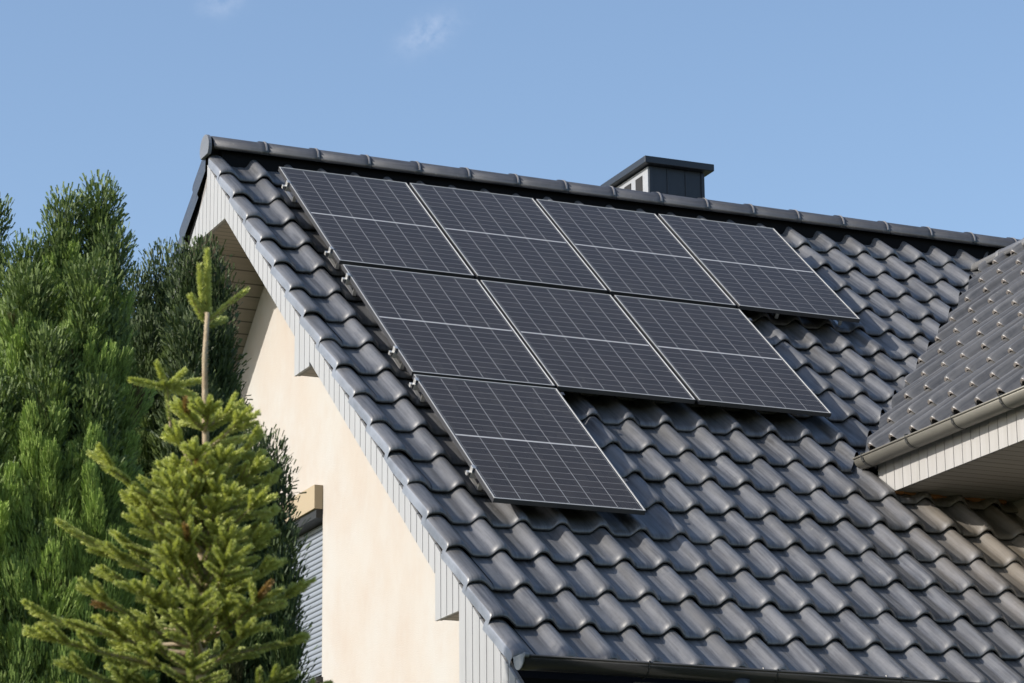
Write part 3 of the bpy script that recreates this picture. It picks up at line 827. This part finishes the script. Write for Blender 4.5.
# ------------------------------------------------------------------ ground
def ground():
    n = 60; b = MB()
    g = bpy.data.meshes.new('ground'); xs = np.concatenate([np.linspace(-3000, -60, 12), np.linspace(-50, 50, 40), np.linspace(60, 3000, 12)])
    X, Y = np.meshgrid(xs, xs, indexing='ij'); Z = .03*np.sin(X*.7)*np.cos(Y*.55); Z[np.abs(X) > 50] = 0
    V = np.stack([X, Y, Z], -1).reshape(-1, 3); n = len(xs); I = np.arange(n*n).reshape(n, n)
    F = np.stack([I[:-1, :-1], I[1:, :-1], I[1:, 1:], I[:-1, 1:]], -1).reshape(-1, 4)
    m = Mat('lawn', (.06, .09, .03), .9, .2); c = m.mix(m.ramp(m.noise(.6, 6), [(.35, (0, 0, 0)), (.65, (1, 1, 1))]), (.075, .10, .035), (.13, .12, .06)); m.color(c); m.bump(m.noise(30, 4), .5, .05)
    o = quads('ground', V, F, m.m, None, None, True); o['kind'] = 'structure'
ground()

# ------------------------------------------------------------------ trees
def unit(v): return v/np.maximum(np.linalg.norm(v, axis=-1, keepdims=True), 1e-9)
def plumes(P, D, L, Wd, nleaf, leaf_l, leaf_w, tint, age, droop=0.0):
    """P base points, D directions, L lengths, Wd widths -> quads: every plume is a spindle of little upward scale sprays"""
    K = len(P); D = unit(D)
    ref = np.where(np.abs(D[:, 2:3]) < .9, np.array([[0, 0, 1.0]]), np.array([[1.0, 0, 0]]))
    e1 = unit(np.cross(D, ref)); e2 = np.cross(D, e1)
    s = rng.random((K, nleaf))**.85*np.clip(1 - leaf_l/np.maximum(L, .06), .35, 1)[:, None]; ph = rng.random((K, nleaf))*2*np.pi
    rr = rng.random((K, nleaf))**.35*(np.sin(np.pi*np.clip(s*.86+.10, 0, 1))**.8)
    base = P[:, None] + D[:, None]*(s*L[:, None])[..., None] + (e1[:, None]*np.cos(ph)[..., None] + e2[:, None]*np.sin(ph)[..., None])*(rr*Wd[:, None])[..., None]
    base[..., 2] -= droop*(s**2)*L[:, None]
    out = e1[:, None]*np.cos(ph)[..., None] + e2[:, None]*np.sin(ph)[..., None]
    d = unit(D[:, None]*1.0 + out*(.30*(1-.75*s))[..., None] + rng.normal(0, .10, (K, nleaf, 3)))
    sd = unit(np.cross(d, rng.normal(0, 1, (K, nleaf, 3))))
    ll = leaf_l*(.7+.6*rng.random((K, nleaf, 1))); ww = leaf_w*(.7+.6*rng.random((K, nleaf, 1)))
    q0 = base - sd*ww*.6; q1 = base + sd*ww*.6; q2 = base + d*ll + sd*ww*.75; q3 = base + d*ll - sd*ww*.75
    V = np.stack([q0, q1, q2, q3], 2).reshape(-1, 3)
    F = np.arange(len(V)).reshape(-1, 4)
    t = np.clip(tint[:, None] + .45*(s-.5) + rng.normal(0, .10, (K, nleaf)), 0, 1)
    a = np.clip(age[:, None] + 0*s, 0, 1)
    return V, F, np.repeat(t.ravel(), 4), np.repeat(a.ravel(), 4)
def trunk(root, base, top, r, mat, n=10, wob=.05, name='trunk', extra=None):
    b = MB(); pts = []; rad = []
    for i in range(12):
        f = i/11; pts.append(np.array(base)*(1-f)+np.array(top)*f + np.array([wob*math.sin(3*f+1), wob*math.cos(4*f), 0])*f*(1-f)*4); rad.append(max(.006, r*(1-f)**.9))
    b.tube(pts, rad, n)
    for q in (extra or []): b.tube(*q)
    o = b.build(name, mat, root, True); o.matrix_parent_inverse = Matrix.Translation(-root.location)
def thuja(label, axis_px, D, spires, mat, zlow=.25, seed=1, dens=1.0, tintb=.4, leaf=(.037, .0030), cat='tree', group=None, droop=0.0, tilt=.42, plume_l=(.20, .42), nl=400, name='conifer_tree'):
    """spires: (dx along view right [m], dy towards the viewer [m], top z, radius at base, shape power)"""
    global rng
    rng = np.random.default_rng(seed)
    base = at(axis_px, 400, D); base[2] = 0
    root = empty(name, base, label, cat, group)
    right = np.array([rt[0], rt[1], 0]); right /= np.linalg.norm(right); toward = np.array([-fw[0], -fw[1], 0]); toward /= np.linalg.norm(toward)
    VV_, FF_, TT_, AA_ = [], [], [], []; nv = 0; limbs = []
    topz = max(s[2] for s in spires)
    for si, (dx, dy, zt, rb, pw) in enumerate(spires):
        c = base + right*dx + toward*dy
        zb_ = zlow if si == 0 else max(zlow, zt-3.4)
        H = zt - zb_
        # visible upper part dense, low part (below the photo) sparser
        for (za, zc_, dn, big) in ((max(zb_, 3.1), zt, 1.0, 1.0), (zb_, 3.1, .35, 1.7)):
            if zc_ - za < .15: continue
            area = 2*math.pi*rb*.7*(zc_-za)
            fl = .036*big                                       # area of one flame shaped spray
            K = max(8, int(area*dens*dn*2.9/fl*.8))
            z = za + (zc_-za)*rng.random(K)**.9; f = (zt-z)/H; ang = rng.random(K)*2*np.pi
            keep = (np.cos(ang)*toward[0]+np.sin(ang)*toward[1] > -.35) | (rng.random(K) < .45)     # thinner on the side turned to the hedge behind
            z, f, ang = z[keep], f[keep], ang[keep]; K = len(z)
            lump = 1 + .16*np.sin(ang*3+si+z*2.1) + .10*np.sin(ang*5-z*4.3+si*2)
            rad = rb*np.minimum(1, (f*H/(.55*H))**pw)*lump
            rel = 1 - .55*rng.random(K)**1.6
            P = np.stack([c[0]+np.cos(ang)*rad*rel, c[1]+np.sin(ang)*rad*rel, z-.12], 1)
            oc = np.stack([np.cos(ang), np.sin(ang), np.zeros(K)], 1)
            Dv = np.array([0, 0, 1.0]) + oc*(tilt*(.25+.75*rng.random((K, 1)))*np.clip(f*5, .2, 1)[:, None]) + rng.normal(0, .13, (K, 3))
            Ln = (plume_l[0] + (plume_l[1]-plume_l[0])*rng.random(K)**1.4)*big*np.clip(.38+f*4, .38, 1); Wd = Ln*(.09+.06*rng.random(K)) + .012
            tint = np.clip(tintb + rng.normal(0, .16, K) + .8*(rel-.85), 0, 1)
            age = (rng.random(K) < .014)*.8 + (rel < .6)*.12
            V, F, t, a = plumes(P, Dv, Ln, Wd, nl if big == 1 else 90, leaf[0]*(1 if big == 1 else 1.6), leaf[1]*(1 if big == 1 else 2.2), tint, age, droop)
            VV_.append(V); FF_.append(F+nv); nv += len(V); TT_.append(t); AA_.append(a)
            # branches' older inner scale foliage fills the middle
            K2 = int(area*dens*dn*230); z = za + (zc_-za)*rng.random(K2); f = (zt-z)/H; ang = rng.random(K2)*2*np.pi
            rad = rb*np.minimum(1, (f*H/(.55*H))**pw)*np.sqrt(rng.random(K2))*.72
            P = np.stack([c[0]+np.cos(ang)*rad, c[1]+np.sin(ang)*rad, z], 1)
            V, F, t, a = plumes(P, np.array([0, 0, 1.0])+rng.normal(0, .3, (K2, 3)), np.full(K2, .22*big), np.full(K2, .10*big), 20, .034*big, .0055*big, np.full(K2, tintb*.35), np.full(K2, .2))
            VV_.append(V); FF_.append(F+nv); nv += len(V); TT_.append(t); AA_.append(a)
        if si: limbs.append(([base+[0, 0, max(1.0, zt-3.2)], c+[0, 0, max(1.6, zt-2.4)], c+[0, 0, zt-.25]], [.05, .035, .006], 7))
    print('crown quads', nv//4)
    o = quads('crown', np.concatenate(VV_), np.concatenate(FF_), mat, root, {'tint': np.concatenate(TT_), 'age': np.concatenate(AA_)})
    o.matrix_parent_inverse = Matrix.Translation(-root.location)
    c0 = base + right*spires[0][0] + toward*spires[0][1]
    trunk(root, base, c0 + [0, 0, spires[0][2]-.2], .12, M_BARK, extra=limbs)
    return root
ppm = FPX/17.0
def Zt(px, py, D): return at(px, py, D)[2]
thuja('tall sunlit thuja with several pointed tops, left of the fir', 88, 17.0,
      [(0.03, 0, Zt(93, 192, 17), .26, .85), (-.14, .08, Zt(62, 208, 17), .22, .8), (-.33, .1, Zt(38, 258, 17), .24, .75), (.12, .12, Zt(113, 250, 17), .13, .7),
       (-.27, .40, Zt(45, 310, 17), .30, .6), (.05, .42, Zt(98, 300, 17), .20, .6), (.15, .36, Zt(122, 350, 17), .17, .6), (-.12, .60, Zt(66, 385, 17), .26, .6), (.12, .60, Zt(113, 440, 17), .24, .6),
       (-.40, .62, Zt(22, 430, 17), .28, .6)],
      M_THUJA, seed=11, dens=1.2, tintb=.74, name='thuja_tree')
thuja('thuja cut off by the left edge of the photo', -14, 18.8,
      [(0, 0, Zt(-8, 205, 18.8), .18, .75), (.0, .3, Zt(-10, 300, 18.8), .24, .6), (.06, .5, Zt(-4, 440, 18.8), .26, .6)],
      M_THUJA, seed=12, tintb=.55, name='thuja_tree')
thuja('dark drooping conifer between the sunlit thuja and the gable', 152, 18.3,
      [(.05, 0, Zt(160, 262, 18.3), .11, .6), (-.08, .05, Zt(138, 288, 18.3), .12, .6), (.0, .2, Zt(146, 345, 18.3), .22, .5), (.06, .3, Zt(160, 415, 18.3), .30, .5)],
      M_DARKCON, seed=13, tintb=.40, tilt=.65, plume_l=(.22, .42), droop=.3, dens=1.5)
thuja('dark green conifer in front of the gable soffit, behind the fir leader', 207, 17.8,
      [(-.02, 0, Zt(203, 256, 17.8), .10, .6), (-.11, .05, Zt(186, 262, 17.8), .11, .55), (.06, .05, Zt(219, 290, 17.8), .10, .55), (.06, .15, Zt(221, 345, 17.8), .11, .45), (-.06, .25, Zt(196, 345, 17.8), .20, .5), (-.02, .4, Zt(205, 430, 17.8), .22, .5)],
      M_DARKCON, seed=14, tintb=.46, tilt=.5, plume_l=(.16, .32), dens=1.7)
thuja('small dark conifer against the cream wall beside the shuttered window', 258, 16.4,
      [(.03, 0, Zt(264, 466, 16.4), .12, .55), (.09, .05, Zt(276, 500, 16.4), .10, .5), (-.10, .1, Zt(240, 480, 16.4), .16, .5), (.14, .12, Zt(289, 565, 16.4), .10, .45)],
      M_DARKCON, seed=15, tintb=.36, tilt=.4, plume_l=(.14, .28), dens=1.7)

# ------------------------------------------------------------------ the young fir in front
def fir():
    r_ = np.random.default_rng(5); D = 13.5; k = D/FPX
    top = at(208, 250, D); base = np.array([top[0], top[1], 0.0])
    root = empty('fir_tree', base, 'young yellow green fir with a bare upright leader, standing in front of the dark conifers', 'tree')
    right = np.array([rt[0], rt[1], 0]); right /= np.linalg.norm(right); tow = np.array([-fw[0], -fw[1], 0]); tow /= np.linalg.norm(tow)
    shoots = []          # (p0, p1, thickness of brush, tint)
    wood = []            # (points, radii)
    ztop = top[2]
    def zpx(py): return at(208, py, D)[2]
    def branch(z0, az, length, elev, gen_tint, curve=.25, skip=.28):
        """one whorl branch with paired side shoots"""
        o = base + np.array([0, 0, z0])
        h = right*math.cos(az) + tow*math.sin(az)
        side = np.array([-h[1], h[0], 0])
        n = max(2, int(length/.125)); pts = [o]; e = elev
        for i in range(n):
            e2 = e + curve*(i/n)
            pts.append(pts[-1] + (h*math.cos(e2) + np.array([0, 0, math.sin(e2)]) + r_.normal(0, .04, 3))*length/n)
        wood.append((pts, np.linspace(.010+.006*length, .003, len(pts))))
        for i in range(n):
            f0 = (i+.5)/n
            if f0 > .18: shoots.append((pts[i], pts[i+1], .0215, np.clip(gen_tint*.62 + .35*f0, 0, 1)))
            # side shoots, longer in the middle, shorter to the tip
            if i > 0 or length < .2:
                for sg in (-1, 1):
                    if r_.random() < skip: continue
                    l = length*(.46*(1-f0)+.14)*r_.uniform(.75, 1.25); l = min(max(l, .12), .24)
                    d = unit(h*.75 + side*sg*.75 + np.array([0, 0, .22+.25*r_.random()]) + r_.normal(0, .12, 3))
                    p = pts[i]*.5+pts[i+1]*.5
                    m = 2 if l > .19 else 1
                    q = p
                    for jj in range(m):
                        q2 = q + d*l/m; shoots.append((q, q2, .0205, np.clip(gen_tint*.7+.3*(jj == m-1)+r_.normal(0, .1), 0, 1)))
                        if m == 2 and jj == 0:
                            for s2 in (-1, 1):
                                d2 = unit(d*.8 + np.cross(d, [0, 0, 1.0])*s2*.7 + np.array([0, 0, .12]) + r_.normal(0, .1, 3)); shoots.append((q2, q2 + d2*l*.45, .0200, np.clip(gen_tint+r_.normal(0, .12), 0, 1)))
                        q = q2
                    wood.append(([p, q], [.004, .002]))
            if r_.random() < .30:      # an upright shoot on top of the branch
                d = unit(np.array([0, 0, 1.0]) + h*.5 + r_.normal(0, .2, 3)); l = r_.uniform(.05, .10)
                shoots.append((pts[i+1], pts[i+1]+d*l, .0195, np.clip(gen_tint+.15, 0, 1)))
        tip = pts[-1]; d = unit(pts[-1]-pts[-2])
        for sg in (-1, 0, 1):
            dd = unit(d + side*sg*.75 + np.array([0, 0, .12])); l = r_.uniform(.10, .15)*min(1, .5+length); shoots.append((tip, tip+dd*l, .0205, np.clip(gen_tint+.25, 0, 1)))
    # leader: needled tip with its first whorl, then the bare internode
    P = lambda px, py, t=0: at(px, py, D) + tow*t
    shoots.append((P(208, 322), P(207, 252), .026, .95)); shoots.append((P(203, 318, .01), P(200, 268, .02), .022, .9))
    shoots.append((P(208, 322), P(228, 304, .0), .019, .95)); shoots.append((P(228, 304), P(247, 290), .018, 1.0))
    shoots.append((P(207, 324), P(192, 300, .04), .026, .9)); shoots.append((P(209, 325), P(222, 312, -.12), .022, .55))
    wood.append(([P(208, 322), P(247, 290)], [.006, .003])); wood.append(([P(207, 324), P(192, 300, .04)], [.006, .003]))
    # the side branch that stands up at the left with its T shaped tip
    wood.append(([P(208, 484), P(190, 462, .03), P(172, 430, .05), P(168, 388, .05)], [.010, .009, .007, .004]))
    shoots.append((P(171, 425, .05), P(168, 392, .05), .018, .7))
    for q in ((134, 387), (160, 371), (186, 376), (200, 383), (194, 396)): shoots.append((P(168, 391, .05), P(*q, .05+r_.uniform(-.05, .1)), .0215, .95))
    # whorls
    zs = [zpx(468), zpx(500), zpx(522), zpx(544), zpx(566), zpx(588), zpx(612), zpx(640), zpx(668)]
    lens = [.20, .20, .23, .28, .32, .34, .37, .41, .48]
    els = [.30, .40, .44, .44, .42, .36, .30, .26, .22]
    for w, (z, L_, e) in enumerate(zip(zs, lens, els)):
        nb = 4 + (w > 0) + (w > 1) + (w > 2)
        a0 = r_.uniform(0, 6.28)
        for q in range(nb):
            az = a0+q*6.283/nb+r_.uniform(-.2, .2)
            sh = .86 if (w > 4 and math.cos(az) > .4) else 1.0        # shorter on the side towards the house
            branch(z+r_.uniform(-.04, .04), az, L_*sh*r_.uniform(.75, 1.10), e+r_.normal(0, .08), .80-.03*w, skip=.7 if w == 0 else .45 if w == 1 else .25)
        for q in ((1.15, 2.0) if w else ()): branch(z+.02, q+r_.uniform(-.2, .2), L_*.62, e+.1, .82-.03*w)
    for q in range(6): branch(zpx(447)+r_.uniform(-.03, .03), q*1.05+.3, .11, .45, .9, skip=.9)
    # the long low branches seen at the lower left and right of the photograph
    branch(zpx(672), math.pi-.12, .64, .16, .8, .12); branch(zpx(690), math.pi-.5, .66, .12, .8, .1); branch(zpx(600), math.pi+.2, .56, .30, .68); branch(zpx(548), math.pi-.35, .46, .45, .7); branch(zpx(500), .1, .26, .70, .75)
    for q in (.9, 1.6, 2.3): branch(zpx(690), q, .34, .3, .6)
    z = zs[-1]-.24; L_ = .58
    while z > 1.0:
        a0 = r_.uniform(0, 6.28)
        for q in range(7): branch(z, a0+q*.9, L_*r_.uniform(.8, 1.1)*(.80 if math.cos(a0+q*.9) > .2 and z > 3.2 else 1), .1, .4)
        z -= .34; L_ = min(1.5, L_+.09)
    # needles
    p0 = np.array([s[0] for s in shoots]); p1 = np.array([s[1] for s in shoots]); th = np.array([s[2] for s in shoots]); ti = np.array([s[3] for s in shoots])
    ln = np.linalg.norm(p1-p0, axis=1); cnt = np.maximum(80, (ln*3000).astype(int))
    idx = np.repeat(np.arange(len(ln)), cnt); n = len(idx)
    f = r_.random(n); d = unit(p1-p0)[idx]; b = p0[idx] + (p1-p0)[idx]*f[:, None]
    rv = unit(np.cross(d, r_.normal(0, 1, (n, 3)))); rv = unit(rv + np.array([0, 0, .35]))
    fwd = .70 + .9*np.clip((f-.8)/.2, 0, 1)
    nd = unit(rv + d*fwd[:, None]); L_ = (th[idx]*(.8+.4*r_.random(n)))[:, None]
    sd = unit(np.cross(nd, r_.normal(0, 1, (n, 3))))*.0021
    V = np.stack([b-sd*.7, b+sd*.7, b+nd*L_+sd*.8, b+nd*L_-sd*.8], 1).reshape(-1, 3)
    tint = np.clip(ti[idx] + r_.normal(0, .12, n) - .15*(f < .3), 0, 1); age = (r_.random(len(ln)) < .006)[idx]*.8
    o = quads('needles', V, np.arange(4*n).reshape(-1, 4), M_FIR, root, {'tint': np.repeat(tint, 4), 'age': np.repeat(age, 4)})
    o.matrix_parent_inverse = Matrix.Translation(-root.location)
    b = MB()
    for pts, rad in wood: b.tube(pts, list(rad), 5, caps=False)
    zt_ = zpx(318)
    n = 26
    b.tube([base + np.array([.006*math.sin(i*1.7), .006*math.cos(i*1.3), zt_*i/n]) for i in range(n+1)], [max(.0085, .0095+.055*(1-i/n)**1.1) for i in range(n+1)], 10)
    for i in range(120):   # buds and needle scars on the bare leader
        z = zpx(445) + (zt_-zpx(445))*i/120; a = i*2.4; p = base + np.array([0, 0, z])
        b.tube([p, p + np.array([math.cos(a)*.014, math.sin(a)*.014, .006])], [.003, .001], 4)
    o = b.build('trunk', M_FBARK, root, True); o.matrix_parent_inverse = Matrix.Translation(-root.location)
fir()
S.cycles.max_bounces = 6; S.cycles.use_denoising = True
